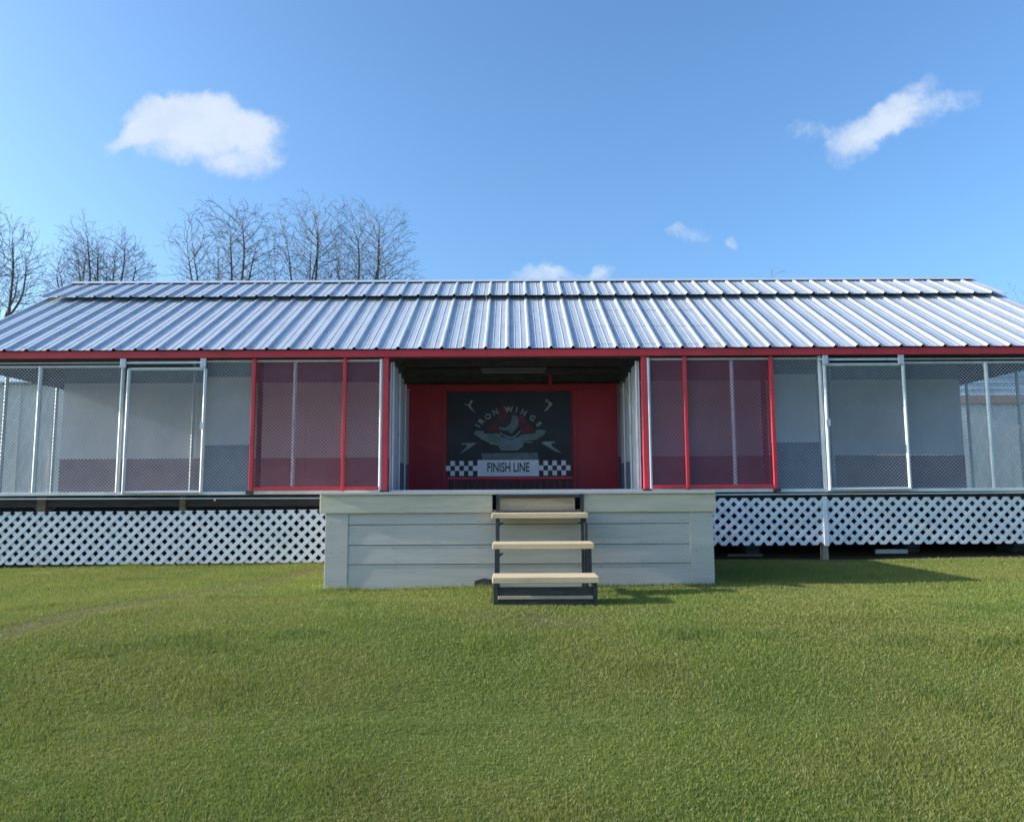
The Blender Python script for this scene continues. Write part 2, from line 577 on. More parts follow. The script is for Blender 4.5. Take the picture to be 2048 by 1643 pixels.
# --- roof panels
def roof_panel(y0, z0, y1, z1, x0, wdt=0.915):
    prof = []
    for k in range(3):
        b = 0.305 * k
        prof += [(b, 0), (b + .018, .028), (b + .044, .028), (b + .062, 0),
                 (b + .125, 0), (b + .135, .005), (b + .145, 0), (b + .215, 0), (b + .225, .005), (b + .235, 0)]
    prof.append((wdt - 0.0015, 0))
    up = Vector((0, -(z1 - z0), (y1 - y0))).normalized()
    m_ = MB()
    n = len(prof)
    for yy, zz in ((y0, z0), (y1, z1)):
        for th in (0.0, -0.003):
            for px, ph in prof:
                p = Vector((x0 + px, yy, zz)) + up * (ph + th)
                m_.v.append(tuple(p))
    A, B, C_, D_ = 0, n, 2 * n, 3 * n
    for i in range(n - 1):
        m_.f.append([A + i, A + i + 1, C_ + i + 1, C_ + i])
        m_.f.append([B + i + 1, B + i, D_ + i, D_ + i + 1])
        m_.f.append([A + i + 1, A + i, B + i, B + i + 1])
        m_.f.append([C_ + i, C_ + i + 1, D_ + i + 1, D_ + i])
    m_.f.append([A, C_, D_, B])
    m_.screws_from = None
    m_.f.append([A + n - 1, B + n - 1, D_ + n - 1, C_ + n - 1])
    m_.screws_from = len(m_.f)
    dirn = Vector((0, y1 - y0, z1 - z0)).normalized()
    L = math.hypot(y1 - y0, z1 - z0)
    for f in ((.10, .78, 1.52, 2.26, 2.85) if L > 2 else (.08, .58, .98)):
        for k in range(3):
            c = Vector((x0 + .305 * k + .084, y0, z0)) + dirn * f
            m_.tube(c + up * .0005, c + up * .009, .0085, .006, 6)
    return m_


def screw_mat(o, q):
    o.data.materials.append(M['screw'])
    for p in o.data.polygons[q.screws_from:]:
        p.material_index = 1


EY, EZ = 10.30, 2.960          # eave edge
TY, TZ = 12.90, 4.447          # top of the lower slope, under the monitor
MY, MZ = 12.45, 4.29           # monitor's eave
RY, RZ = 13.40, 4.80           # ridge
SL = (TZ - EZ) / (TY - EY)

roof = MB()
for yy in (10.46, 11.2, 11.95, 12.7):
    zz = EZ + SL * (yy - EY) - 0.012
    roof.box(-HX + .03, HX - .03, yy - .02, yy + .02, zz - .085, zz)
roof = roof.build('roof', M['darkwood'], house)
first = None
X0 = -0.06 - 0.031 - 0.305 * 26
npan = 18
for i in range(npan):
    x = X0 + 0.915 * i
    dz = random.uniform(-.0025, .0025)
    if first is None:
        q = roof_panel(EY, EZ, TY, TZ, x)
        first = q.build('roof_panel', M['roof'], roof)
        screw_mat(first, q)
        base = WLOC[first.name].copy()
    else:
        copy_at(first, base + Vector((0.915 * i, random.uniform(-.008, .008), dz)))
mon = MB()
mon.box(-HX + .05, HX - .05, 12.92, 12.96, TZ - .35, 4.52)          # vent board below the monitor
mon.box(-HX + .05, HX - .05, RY - .02, RY + .02, RZ - .17, RZ - .03)  # ridge beam
mon = mon.build('monitor_roof', M['darkwood'], house)
first = None
for i in range(npan):
    if first is None:
        q = roof_panel(MY, MZ, RY, RZ, X0)
        first = q.build('roof_panel', M['roof'], mon)
        screw_mat(first, q)
        base = WLOC[first.name].copy()
    else:
        copy_at(first, base + Vector((0.915 * i, random.uniform(-.01, .01), random.uniform(-.003, .003))))
cap = MB()
cap.quad_prism([(X0, RY - .13, RZ - .030), (X0, RY, RZ + .040), (X0, RY + .13, RZ - .030), (X0, RY + .13, RZ - .036),
                (X0, RY, RZ + .034), (X0, RY - .13, RZ - .036)], (0.915 * npan, 0, 0))
cap.build('ridge_cap', M['roof'], mon)
# rear slopes (unseen side), one sheet each
rr = MB()
rr.quad_prism([(X0, RY + .02, RZ), (X0, 14.35, MZ), (X0, 14.35, MZ - .006), (X0, RY + .02, RZ - .006)], (0.915 * npan, 0, 0))
rr.quad_prism([(X0, 13.9, TZ), (X0, 16.5, EZ), (X0, 16.5, EZ - .006), (X0, 13.9, TZ - .006)], (0.915 * npan, 0, 0))
rr.build('rear_roof_sheet', M['roof'], house)

# rafters
rf = None
for i in range(14):
    x = -HX + .12 + i * (2 * HX - .24) / 13
    if rf is None:
        q = MB()
        a, b = (EY + .12, EZ + SL * .12 - .10), (12.85, EZ + SL * 2.55 - .10)
        q.quad_prism([(x - .02, a[0], a[1]), (x - .02, b[0], b[1]), (x - .02, b[0], b[1] - .12), (x - .02, a[0], a[1] - .0)], (0.04, 0, 0))
        rf = q.build('rafter', M['darkwood'], house)
        base = WLOC[rf.name].copy()
    else:
        copy_at(rf, base + Vector((i * (2 * HX - .24) / 13, 0, 0)))

# fascia boards
ends = [-8.0, -4.9, -0.35, 3.35, 8.0]
for a, b in zip(ends, ends[1:]):
    hbox('fascia_board', M['red'], a + .0015, b - .0015, 10.335 + random.uniform(0, .003), 10.375, 2.852, 2.952, bevel=.003)
hbox('front_beam', M['darkwood'], -HX, HX, 10.385, 10.50, 2.845, 2.94)

# floor, rim and rear shell
hbox('floor_deck', M['brownwood'], -HX, HX, 10.46, 16.38, FZ - .045, FZ)
hbox('rim_joist', M['darkwood'], -HX, HX, 10.50, 10.54, FZ - .20, FZ - .048)
hbox('rear_wall', M['wallwhite'], -HX, HX, 16.34, 16.38, 0.1, 3.0)
hbox('dark_gap_board', M['slate'], -7.75, 7.75, 12.88, 12.915, 2.872, 3.35)  # dark board standing in for the shaded open gap above the wall panels
# pale wall panels above a faded red wainscot, in sheets
for side in (-1, 1):
    e = [1.80, 3.55, 5.4, 7.75]
    for a, b in zip(e, e[1:]):
        x0, x1 = sorted((side * a, side * b))
        hbox('wall_panel', M['wallwhite'], x0 + .002, x1 - .002, 12.86, 12.895, 1.568, 2.87)
        hbox('wainscot_panel', M['wains'], x0 + .002, x1 - .002, 12.85, 12.885, FZ + .002, 1.565)
    # half-height partition behind the narrow bay
    x0, x1 = sorted((side * 4.07, side * 4.82))
    hbox('half_partition', M['slate'], x0, x1, 11.75, 11.79, FZ + .002, 1.72)
    hbox('partition_panel', M['wallwhite'], x0, x1, 11.76, 11.78, 1.723, 2.80)
    hbox('cage_post', M['darkwood'], side * 3.98 - .03, side * 3.98 + .03, 11.74, 11.80, FZ, 3.2)
    pole('cage_post', M['galv'], side * 5.45, FZ, 3.3, .026, 12.75)
    # gable infill and end posts
    gx0 = side * (HX - .03)
    q = MB()
    q.quad_prism([(gx0, 10.5, 2.80), (gx0, 16.3, 2.80), (gx0, 16.3, 2.93), (gx0, 13.4, 4.55), (gx0, 10.5, 2.93)], (-side * .03, 0, 0))
    q.build('gable_board', M['brownwood'], house)
    for yy in (11.6, 12.9, 14.6, 16.3):
        pole('end_post', M['galv'], side * (HX - .06), FZ, 2.8, .026, yy)

# piers, end skirts, added light-blocking board behind
pier0 = None
for x in (-7.6, -6.0, -3.6, -1.2, 1.2, 3.6, 6.0, 7.6):
    for y in (11.6, 13.6, 16.0):
        if pier0 is None:
            q = MB()
            for k in range(4):
                q.box(x - .1, x + .1, y - .2, y + .2, -.08 + k * .195, .108 + k * .195)
            q.box(x - .1, x + .1, y - .2, y + .2, .70, FZ - .05)
            pier0 = q.build('pier', M['concrete'], house)
            base = WLOC[pier0.name] - Vector((x, y, 0))
        else:
            copy_at(pier0, base + Vector((x, y, 0)))
hbox('rear_light_block', M['darkwood'], -HX, HX, 16.3, 16.33, -.1, FZ - .05)  # unseen board added to keep light out of the crawl space
hbox('end_skirt', M['darkwood'], -HX, -HX + .03, 10.6, 16.3, -.1, FZ - .05)
hbox('end_skirt', M['darkwood'], HX - .03, HX, 10.6, 16.3, -.1, FZ - .05)
hbox('floor_beam', M['darkwood'], -HX + .05, HX - .05, 10.72, 10.86, FZ - .30, FZ - .048)


# --- chain link
def chain(x0, x1, z0, z1, y, m_, pitch=0.036, wd=0.0056, parent=None, along='x'):
    q = MB()

    def put(p, r, off):
        (a0, b0), (a1, b1) = p, r
        L = math.hypot(a1 - a0, b1 - b0)
        na, nb_ = -(b1 - b0) / L * wd / 2, (a1 - a0) / L * wd / 2
        pts = [(a0 + na, b0 + nb_), (a1 + na, b1 + nb_), (a1 - na, b1 - nb_), (a0 - na, b0 - nb_)]
        if along == 'x':
            q.quad_prism([(u, y + off, v) for u, v in pts], (0, .003, 0))
        else:
            q.quad_prism([(y + off, u, v) for u, v in pts], (.003, 0, 0))
    H = z1 - z0
    step = pitch * math.sqrt(2)
    k = x0 - H
    while k < x1:
        # rising
        a0, b0, a1, b1 = k, z0, k + H, z1
        if a0 < x0: b0 += x0 - a0; a0 = x0
        if a1 > x1: b1 -= a1 - x1; a1 = x1
        if a1 - a0 > .004: put((a0, b0), (a1, b1), 0)
        a0, b0, a1, b1 = k, z1, k + H, z0
        if a0 < x0: b0 -= x0 - a0; a0 = x0
        if a1 > x1: b1 += a1 - x1; a1 = x1
        if a1 - a0 > .004: put((a0, b0), (a1, b1), .0035)
        k += step
    return q.build('chain_link', m_, parent or house)


ZT = 2.815
zb = 0.995
# left side, from the end inwards
for sgn in (-1, 1):
    A_ = 6.62 if sgn < 0 else 6.66
    B_ = 5.46 if sgn < 0 else 5.475
    G0, G1 = (5.355, 4.285) if sgn < 0 else (5.475, 4.375)     # sliding gate
    C0 = 4.285 if sgn < 0 else 4.33
    Rr = 3.607 if sgn < 0 else 3.63
    Wp = 3.05 if sgn < 0 else 3.095
    Rm = 2.337 if sgn < 0 else 2.422
    We = 1.828 if sgn < 0 else 1.912
    Rp = 1.762 if sgn < 0 else 1.852
    S = lambda a: sgn * a
    X = lambda a, b: sorted((sgn * a, sgn * b))
    pole('corner_post', M['galv'], S(7.88), 0.96, 2.84, .03)
    pole('cage_post', M['galv'], S(A_), 0.955, 2.745, .028)
    pole('cage_post', M['galv'], S(B_ if sgn < 0 else C0), 0.945, 2.845, .03)
    a, b = X(7.88, B_)
    for zz, r in ((2.745, .019), (2.80, .012)):
        MB().tube((a, FY, zz), (b, FY, zz), r, r, 8).build('top_rail', M['galv'], house)
    a, b = X(C0, We)
    MB().tube((a, FY, ZT), (b, FY, ZT), .017, .017, 8).build('top_rail', M['galv'], house)
    # overhead track of the sliding gate, with its trolley brackets
    a, b = X(5.47, 4.28)
    MB().box(a, b, FY - .06, FY - .035, 2.775, 2.805).build('gate_track', M['galv'], house)
    for xx in ((5.43, 4.31) if sgn < 0 else (5.44, 4.38)):
        hbox('trolley_bracket', M['galv'], S(xx) - .04, S(xx) + .04, FY - .085, FY - .062, 2.715, 2.845, bevel=.006)
    # mesh
    a, b = X(7.85, A_); chain(a, b, zb, 2.74, FY, M['wire'])
    a, b = X(A_, B_); chain(a, b, zb, 2.74, FY, M['wire'])
    a, b = X(C0, Rr); chain(a, b, zb, ZT, FY, M['wire'])
    a, b = X(Rr, We); chain(a, b, 1.03, ZT, FY - .004, M['redwire'], 0.037, 0.0072)
    # sliding gate
    a, b = X(G0, G1)
    gz0, gz1 = .985, (2.70 if sgn < 0 else 2.715)
    gy = FY - .045
    q = MB()
    for xx in (a, b):
        q.tube((xx, gy, gz0 - .015), (xx, gy, gz1), .024, .024, 10)
    q.tube((a, gy, gz1), (b, gy, gz1), .0235, .0235, 10)
    q.tube((a, gy, gz0), (b, gy, gz0), .0235, .0235, 10)
    gate = q.build('sliding_gate', M['galv'], house)
    chain(a + .02, b - .02, gz0, gz1, gy, M['wire'], parent=gate)
    MB().box(b - .03 if sgn < 0 else a - .03, b + .03 if sgn < 0 else a + .03, gy - .05, gy - .026, 1.85, 1.95).build('latch', M['galv'], gate)
    # red framed panel
    for xx, ww in ((Rr, .05), (Rm, .046)):
        hbox('red_frame_bar', M['red'], S(xx) - ww / 2, S(xx) + ww / 2, FY - .058, FY - .012, 0.99, 2.842, bevel=.004)
    a, b = X(Rr - .028, We + .02)
    hbox('red_frame_bar', M['red'], a, b, FY - .055, FY - .014, 1.005, 1.052, bevel=.004)
    pole('cage_post', M['galv'], S(Wp), 0.985, 2.81, .027, FY + .03)
    pole('cage_post', M['galv'], S(We), 0.985, 2.83, .024, FY - .03)
    hbox('porch_post', M['red'], S(Rp) - .037, S(Rp) + .037, FY - .05, FY + .03, 0.975, 2.851, bevel=.005)
    hbox('post_foot', M['frame'], S(Rp) - .06, S(Rp) + .06, FY - .075, FY - .052, .955, 1.0)
    hbox('post_foot', M['frame'], S(Rr) - .05, S(Rr) + .05, FY - .085, FY - .06, .955, 1.0)
    # sills
    a, b = X(7.9, Rr + .03)
    hbox('sill_board', M['white'], a, b, FY - .03, FY + .035, .948, .992, bevel=.004)
    a, b = X(Rr - .03, Rp + .04)
    hbox('sill_board', M['white'], a, b, FY - .034, FY + .03, .952, 1.004, bevel=.004)
    # end wall mesh
    chain(10.5, 12.9, zb, 2.79, S(HX - .045), M['wire'], 0.05, .0036, along='y')
# thin track that hangs below the left sill
MB().tube((-7.9, FY - .02, .905), (-2.25, FY - .02, .895), .010, .010, 6).build('lower_track', M['galv'], house)
MB().tube((-4.1, FY - .02, .90), (-4.1, FY - .02, .865), .012, .012, 6).build('track_hook', M['galv'], house)
MB().tube((2.0, FY - .02, .915), (7.9, FY - .02, .925), .012, .012, 6).build('lower_track', M['galv'], house)

# --- porch recess
BY = 12.32
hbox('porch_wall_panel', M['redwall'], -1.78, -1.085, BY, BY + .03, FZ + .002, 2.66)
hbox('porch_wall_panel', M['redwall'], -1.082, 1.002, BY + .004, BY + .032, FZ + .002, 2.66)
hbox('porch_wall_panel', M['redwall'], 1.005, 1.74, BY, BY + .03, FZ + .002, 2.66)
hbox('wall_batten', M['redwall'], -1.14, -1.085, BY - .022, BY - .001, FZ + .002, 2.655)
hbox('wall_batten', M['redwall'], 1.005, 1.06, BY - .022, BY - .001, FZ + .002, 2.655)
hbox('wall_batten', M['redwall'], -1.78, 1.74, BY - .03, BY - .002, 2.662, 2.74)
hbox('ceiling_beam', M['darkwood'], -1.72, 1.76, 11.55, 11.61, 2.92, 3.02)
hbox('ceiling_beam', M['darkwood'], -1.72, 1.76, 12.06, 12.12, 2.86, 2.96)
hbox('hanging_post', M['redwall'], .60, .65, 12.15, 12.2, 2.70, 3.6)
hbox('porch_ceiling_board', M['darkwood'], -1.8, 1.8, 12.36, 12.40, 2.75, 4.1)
for sgn, xf in ((-1, 1.70), (1, 1.785)):
    x0, x1 = sorted((sgn * xf, sgn * (xf + .018)))
    for k, (ya, yb) in enumerate(((10.50, 11.10), (11.105, 11.70), (11.705, 12.30))):
        hbox('side_panel', M['wallwhite'], x0, x1, ya, yb, FZ + .002, 2.80 - .07 * k, bevel=.002)
        pole('side_rail', M['galv'], sgn * (xf - .02), FZ, 2.81 - .07 * k, .016, ya + .03)
    hbox('side_kick_panel', M['slate'], x0 - .004, x1 + .004, 11.2, 12.28, FZ + .004, 1.42)
# dark slats under the banner sign
q0 = None
for i in range(19):
    x = -1.03 + i * 0.108
    if q0 is None:
        q0 = hbox('floor_slat', M['black'], x, x + .058, BY - .03, BY - .002, FZ + .004, 1.17)
        base = WLOC[q0.name].copy()
    else:
        copy_at(q0, base + Vector((i * .108, 0, random.uniform(-.012, .012))))
hbox('slat_rail', M['red'], -1.06, .99, BY - .036, BY - .004, 1.178, 1.216)
# porch edge trim
hbox('porch_threshold', M['galv'], -1.70, 1.80, FY - .02, FY + .03, .958, 1.0)

# --- lattice skirt
def clip_band(c, sgn, x0, x1, z0, z1, hw):
    """the part of a 45 degree band inside a rectangle; u = x - sgn*z"""
    poly = [(x0, z0), (x1, z0), (x1, z1), (x0, z1)]
    for lim, keep in ((c - hw, 1), (c + hw, -1)):
        out = []
        for i in range(len(poly)):
            p, q = poly[i], poly[(i + 1) % len(poly)]
            fp = keep * ((p[0] - sgn * p[1]) - lim)
            fq = keep * ((q[0] - sgn * q[1]) - lim)
            if fp >= 0: out.append(p)
            if fp * fq < 0:
                t = fp / (fp - fq)
                out.append((p[0] + t * (q[0] - p[0]), p[1] + t * (q[1] - p[1])))
        poly = out
        if len(poly) < 3:
            return None
    return poly


def lattice(x0, x1, z0, z1, tilt=0.0):
    """panel of crossed slats nailed to two cleats"""
    q = MB()
    q.box(x0 + .03, x1 - .03, FY + .014, FY + .040, z1 - .11, z1 - .075)
    pan = q.build('lattice_panel', M['darkwood'], house)
    pitch, hw = .1565, .0368
    for sgn, ya, yb in ((1, FY - .006, FY + .001), (-1, FY + .0015, FY + .0085)):
        lo = min(x0 - sgn * z0, x0 - sgn * z1)
        hi = max(x1 - sgn * z0, x1 - sgn * z1)
        k = math.floor(lo / pitch)
        while k * pitch < hi:
            p = clip_band(k * pitch, sgn, x0, x1, z0, z1, hw)
            k += 1
            if p and max(a for a, b in p) - min(a for a, b in p) > .03:
                MB().quad_prism([(a, ya, b + tilt * (a - x0)) for a, b in p], (0, yb - ya, 0)).build('slat', M['lattice'], pan)
    return pan


lattice(-7.9, -4.60, .012, .728)
lattice(-4.597, -1.96, .016, .732, .004)
lattice(2.0, 4.28, .225, .868)
lattice(4.325, 7.9, .232, .870)
hbox('lattice_batten', M['lattice'], 4.272, 4.333, FY - .020, FY - .0075, .215, .885)
hbox('skirt_post', M['pinkwood'], 4.262, 4.345, FY + .05, FY + .12, -.02, FZ - .21)
hbox('skirt_post', M['brownwood'], -6.60, -6.48, FY + .06, FY + .15, -.05, FZ - .05)
hbox('skirt_post', M['brownwood'], -4.62, -4.54, FY + .06, FY + .13, -.05, FZ - .05)

# ------------------------------------------------------------------ white platform
plat = thing('porch_platform', (0.05, 9.0, 0),
             'pale painted wooden platform with horizontal board siding standing before the porch', 'platform')
PX0, PX1, PYF, PZ = -1.915, 2.05, 7.75, .945


def pbox(name, m_, *b, bevel=.003):
    return MB().box(*b).build(name, m_, plat, bevel=bevel)


for xa, xb in ((PX0, PX0 + .235), (PX1 - .24, PX1)):
    pbox('corner_board', M['siding'], xa, xb, PYF - .005, PYF + .02, -.03, .768)
zz = [-.03, .238, .432, .638, .785]
for a, b in zip(zz, zz[1:]):
    q = MB()
    xa, xb = PX0 + .237, PX1 - .242
    q.quad_prism([(xa, PYF - .001, a + .005), (xa, PYF + .004, b - .002), (xa, PYF + .020, b - .002), (xa, PYF + .016, a + .005)], (xb - xa, 0, 0))
    q.build('siding_board', M['siding'], plat)
for xa, xb in ((PX0 - .055, -.205), (.695, PX1 + .03)):
    pbox('cap_board', M['cap'], xa, xb, PYF - .024, PYF - .0065, .757, PZ - .006, bevel=.005)
pbox('cap_board', M['oldboard'], -.150, .640, PYF - .016, PYF - .0015, .772, .905)
for sx in (PX0, PX1):
    for a, b in zip(zz, zz[1:]):
        x0 = sx if sx > 0 else sx - .0
        pbox('siding_board', M['siding'], sx - (.0 if sx < 0 else .025), sx + (.025 if sx < 0 else 0), PYF + .022, 10.36, a + .003, b - .003)
    pbox('cap_board', M['cap'], sx - (.05 if sx < 0 else 0.003), sx + (.003 if sx < 0 else .025), PYF - .01, 10.36, .79, PZ - .006)
nl = MB()
for xx in np.linspace(PX0 + .30, PX1 - .30, 9):
    if -.2 < xx < .72:
        continue
    for z_ in zz[1:4]:
        for dz in (-.03, .03):
            jx = xx + random.uniform(-.02, .02)
            nl.tube((jx, PYF - .0005, z_ + dz), (jx, PYF - .004, z_ + dz), .0042, .0038, 6)
for xx in (PX0 + .06, PX0 + .18, PX1 - .06, PX1 - .18):
    for z_ in (.08, .36, .66):
        nl.tube((xx, PYF - .004, z_), (xx, PYF - .008, z_), .0042, .0038, 6)
nl = nl.build('nail_heads', M['frame'], plat)
nl['kind'] = 'stuff'
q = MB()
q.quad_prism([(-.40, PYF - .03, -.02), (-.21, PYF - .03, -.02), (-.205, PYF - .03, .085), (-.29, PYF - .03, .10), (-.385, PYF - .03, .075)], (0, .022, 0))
q.build('dark_patch', M['kick'], plat)  # thin dark irregular piece at the siding base, left of the steps
d0 = None
for i in range(19):
    y = PYF - .045 + i * .1395
    if d0 is None:
        d0 = pbox('deck_board', M['siding'], PX0 - .05, PX1 + .025, y, y + .134, PZ - .004, PZ + .024)
        base = WLOC[d0.name].copy()
    else:
        copy_at(d0, base + Vector((0, i * .1395, 0)))

# ------------------------------------------------------------------ steps
st = thing('porch_steps', (.28, 7.0, 0), 'three tread pine steps on a dark steel frame in front of the pale platform', 'steps')


def sbox(name, m_, *b, bevel=.003):
    return MB().box(*b).build(name, m_, st, bevel=bevel)


TR = [(7.42, .758, .688, -.205, .742), (6.97, .494, .428, -.186, .747), (6.53, .240, .180, -.176, .737)]
for i, (yf, zt, zb_, xa, xb) in enumerate(TR):
    back = [7.70, 7.30, 6.86][i]
    sbox('tread', M['tread'], xa, xb, yf, back, zt - (.05 if i < 2 else .052), zt, bevel=.005)
for xs_, w_ in ((-.165, .036), (.690, .036)):
    q = MB()
    # a stepped side rail: uprights under each tread and flats beneath the treads
    q.box(xs_, xs_ + w_, 7.690, 7.702, .74, .945)
    prev = .945
    ups = [(7.46, .706), (7.01, .442), (6.57, .188)]
    for k, (yy, zt) in enumerate(ups):
        yb_ = 7.69 if k == 0 else ups[k - 1][0] + .04
        q.box(xs_, xs_ + w_, yy, yb_ + (.0 if k == 0 else .02), zt - .034, zt - .002)
        lo = ups[k + 1][1] - .0335 if k < 2 else -.03
        q.box(xs_ - .001, xs_ + w_ + .001, yy + .001, yy + .038, lo + .0005, zt - .0345)
    q.box(xs_ + .002, xs_ + w_ - .002, 7.30, 7.335, -.03, .665)
    q.box(xs_ + .002, xs_ + w_ - .002, 7.64, 7.675, -.03, .67)
    q.build('stringer', M['frame'], st)
for yy, zt in ((7.462, .704), (7.012, .44)):
    for xa in (-.128, .640):
        q = MB()
        s_ = 1 if xa < 0 else -1
        xx = -.128 if s_ > 0 else .6895
        q.quad_prism([(xx, yy, zt - .036), (xx + s_ * .05, yy, zt - .036), (xx, yy, zt - .075)], (0, .03, 0))
        q.build('gusset', M['frame'], st)
sbox('top_frame_bar', M['frame'], -.128, .689, 7.688, 7.702, .908, .940)
sbox('top_frame_bar', M['frame'], -.128, .689, 7.66, 7.70, .760, .774)
sbox('kick_board', M['kick'], -.127, .688, 6.585, 6.605, -.02, .150)
sbox('toe_board', M['oldboard'], -.127, .688, 6.566, 6.583, .050, .078)

# ------------------------------------------------------------------ banner and sign
def bz(u, v, y=BY - .026):
    """banner sheet coordinates (0..2048 across the printed area) to metres on the porch wall"""
    x = -1.187 + u * (2.30 / 2048)
    z = 2.712 - v * (2.30 / 2048)
    return (x, y, z)


ban = thing('banner', (-.04, BY - .02, 1.5),
            'black banner with a winged rooster emblem and four pale birds on the red porch wall', 'banner')


def flat(name, m_, poly, lay, parent):
    return MB().quad_prism([bz(u, v, BY - .030 - .002 * lay) for u, v in poly], (0, .0016, 0)).build(name, m_, parent)


def ribbon(name, m_, pts, wd, lay, parent):
    q = MB()
    for k, ((a, b), (c, d)) in enumerate(zip(pts, pts[1:])):
        L = math.hypot(c - a, d - b)
        n_ = (-(d - b) / L * wd / 2, (c - a) / L * wd / 2)
        q.quad_prism([bz(a + n_[0], b + n_[1], BY - .030 - .002 * lay - .0001 * k), bz(c + n_[0], d + n_[1], BY - .030 - .002 * lay - .0001 * k),
                      bz(c - n_[0], d - n_[1], BY - .030 - .002 * lay - .0001 * k), bz(a - n_[0], b - n_[1], BY - .030 - .002 * lay - .0001 * k)], (0, .0015, 0))
    return q.build(name, m_, parent)


MB().box(-1.062, .972, BY - .0285, BY - .0245, 1.50, 2.612).build('banner_cloth', M['banner'], ban)
flat('wing_emblem', M['dimprint'], [(495, 700), (520, 655), (640, 660), (645, 700), (860, 700), (905, 745), (1030, 790), (1170, 740),
     (1205, 715), (1400, 700), (1400, 660), (1480, 645), (1560, 668), (1505, 735), (1400, 800), (1230, 815), (1200, 900),
     (1130, 938), (905, 938), (850, 860), (740, 850), (610, 785)], 0, ban)
flat('red_feathers', M['redprint'], [(690, 610), (780, 560), (850, 510), (880, 600), (870, 690), (720, 682)], 0, ban)
flat('red_feathers', M['redprint'], [(1140, 430), (1220, 440), (1280, 540), (1380, 640), (1375, 692), (1210, 692), (1160, 600)], 0, ban)
flat('red_comb', M['redprint'], [(850, 470), (880, 350), (930, 300), (985, 330), (1000, 420), (930, 480), (900, 520)], 0, ban)
flat('rooster_neck', M['dimprint'], [(860, 600), (960, 615), (1030, 560), (1062, 440), (1100, 425), (1145, 470), (1150, 570), (1115, 640),
     (1050, 705), (990, 660), (880, 650)], 1, ban)
flat('shield', M['slate'], [(900, 765), (1030, 805), (1175, 755), (1190, 890), (1125, 925), (915, 925), (880, 850)], 1, ban)
ribbon('white_outline', M['print'], [(880, 690), (960, 740), (1030, 768), (1100, 745), (1180, 665)], 22, 2, ban)
ribbon('white_outline', M['print'], [(730, 850), (845, 860), (905, 940), (1130, 938), (1205, 890), (1222, 825), (1350, 835)], 14, 2, ban)
flat('motto_ribbon', M['dimprint'], [(605, 990), (1425, 985), (1440, 1080), (620, 1086)], 0, ban)
for pts in ([(400, 285), (330, 262), (415, 272), (455, 205), (485, 225), (445, 290), (530, 405), (440, 330)],
            [(1545, 205), (1570, 195), (1655, 270), (1560, 375), (1530, 370), (1605, 280), (1590, 255), (1550, 240)],
            [(300, 860), (330, 840), (540, 838), (420, 920), (340, 975), (280, 1005), (390, 900), (395, 865)],
            [(1480, 845), (1520, 820), (1690, 822), (1680, 845), (1625, 850), (1640, 890), (1780, 990), (1690, 965), (1560, 890)]):
    flat('bird', M['print'], pts, 0, ban)


def text_mesh(s, size, sx=1.0, bold=0.0):
    cu = bpy.data.curves.new('lettering', 'FONT')
    cu.body = s
    cu.size = size
    cu.align_x = 'CENTER'
    cu.align_y = 'CENTER'
    cu.extrude = 0.0008
    cu.offset = bold
    ob = bpy.data.objects.new('lettering', cu)
    COL.objects.link(ob)
    bpy.context.view_layer.update()
    dg = bpy.context.evaluated_depsgraph_get()
    me_ = bpy.data.meshes.new_from_object(ob.evaluated_get(dg))
    bpy.data.objects.remove(ob)
    me_.transform(Matrix.Diagonal((sx, 1, 1, 1)))
    return me_


ctr = (1025, 800)
for ch, u, v, rot in (('I', 560, 590, 62), ('R', 610, 525, 52), ('O', 705, 455, 40), ('N', 815, 390, 26),
                      ('W', 1010, 352, 2), ('I', 1125, 360, -14), ('N', 1225, 400, -28), ('G', 1355, 480, -42), ('S', 1445, 570, -56)):
    me_ = text_mesh(ch, .125, 1.0, .0055)
    me_.materials.append(M['print'])
    o = link('letter', me_, bz(u, v, BY - .0385), ban)
    o.rotation_euler = (R(90), R(-rot), 0)

sg = thing('finish_line_sign', (-.04, BY - .03, 1.24),
           'white FINISH LINE sign with black and white checks at both ends below the black banner', 'sign')
MB().box(-1.066, .968, BY - .034, BY - .029, 1.222, 1.495).build('sign_board', M['black'], sg)
cw, chh = .0735, .0805
sq0 = None
for side, x_in, n in ((-1, -.57, 7), (1, .436, 7)):
    for i in range(n):
        for j in range(3):
            if (i + j) % 2 == 0:
                continue
            xa = x_in - (i + 1) * cw if side < 0 else x_in + i * cw
            za = 1.236 + j * chh
            if sq0 is None:
                sq0 = MB().box(xa, xa + cw, BY - .0365, BY - .0343, za, za + chh).build('check_square', M['signwhite'], sg)
                sqb = WLOC[sq0.name] - Vector((xa, 0, za))
            else:
                copy_at(sq0, sqb + Vector((xa, 0, za)))
MB().box(-.568, .434, BY - .0370, BY - .0345, 1.226, 1.490).build('sign_face', M['signwhite'], sg)
me_ = text_mesh('FINISH LINE', .215, .62, .0035)
me_.materials.append(M['black'])
o = link('lettering', me_, (-.067, BY - .0385, 1.362), sg)
o.rotation_euler = (R(90), 0, 0)

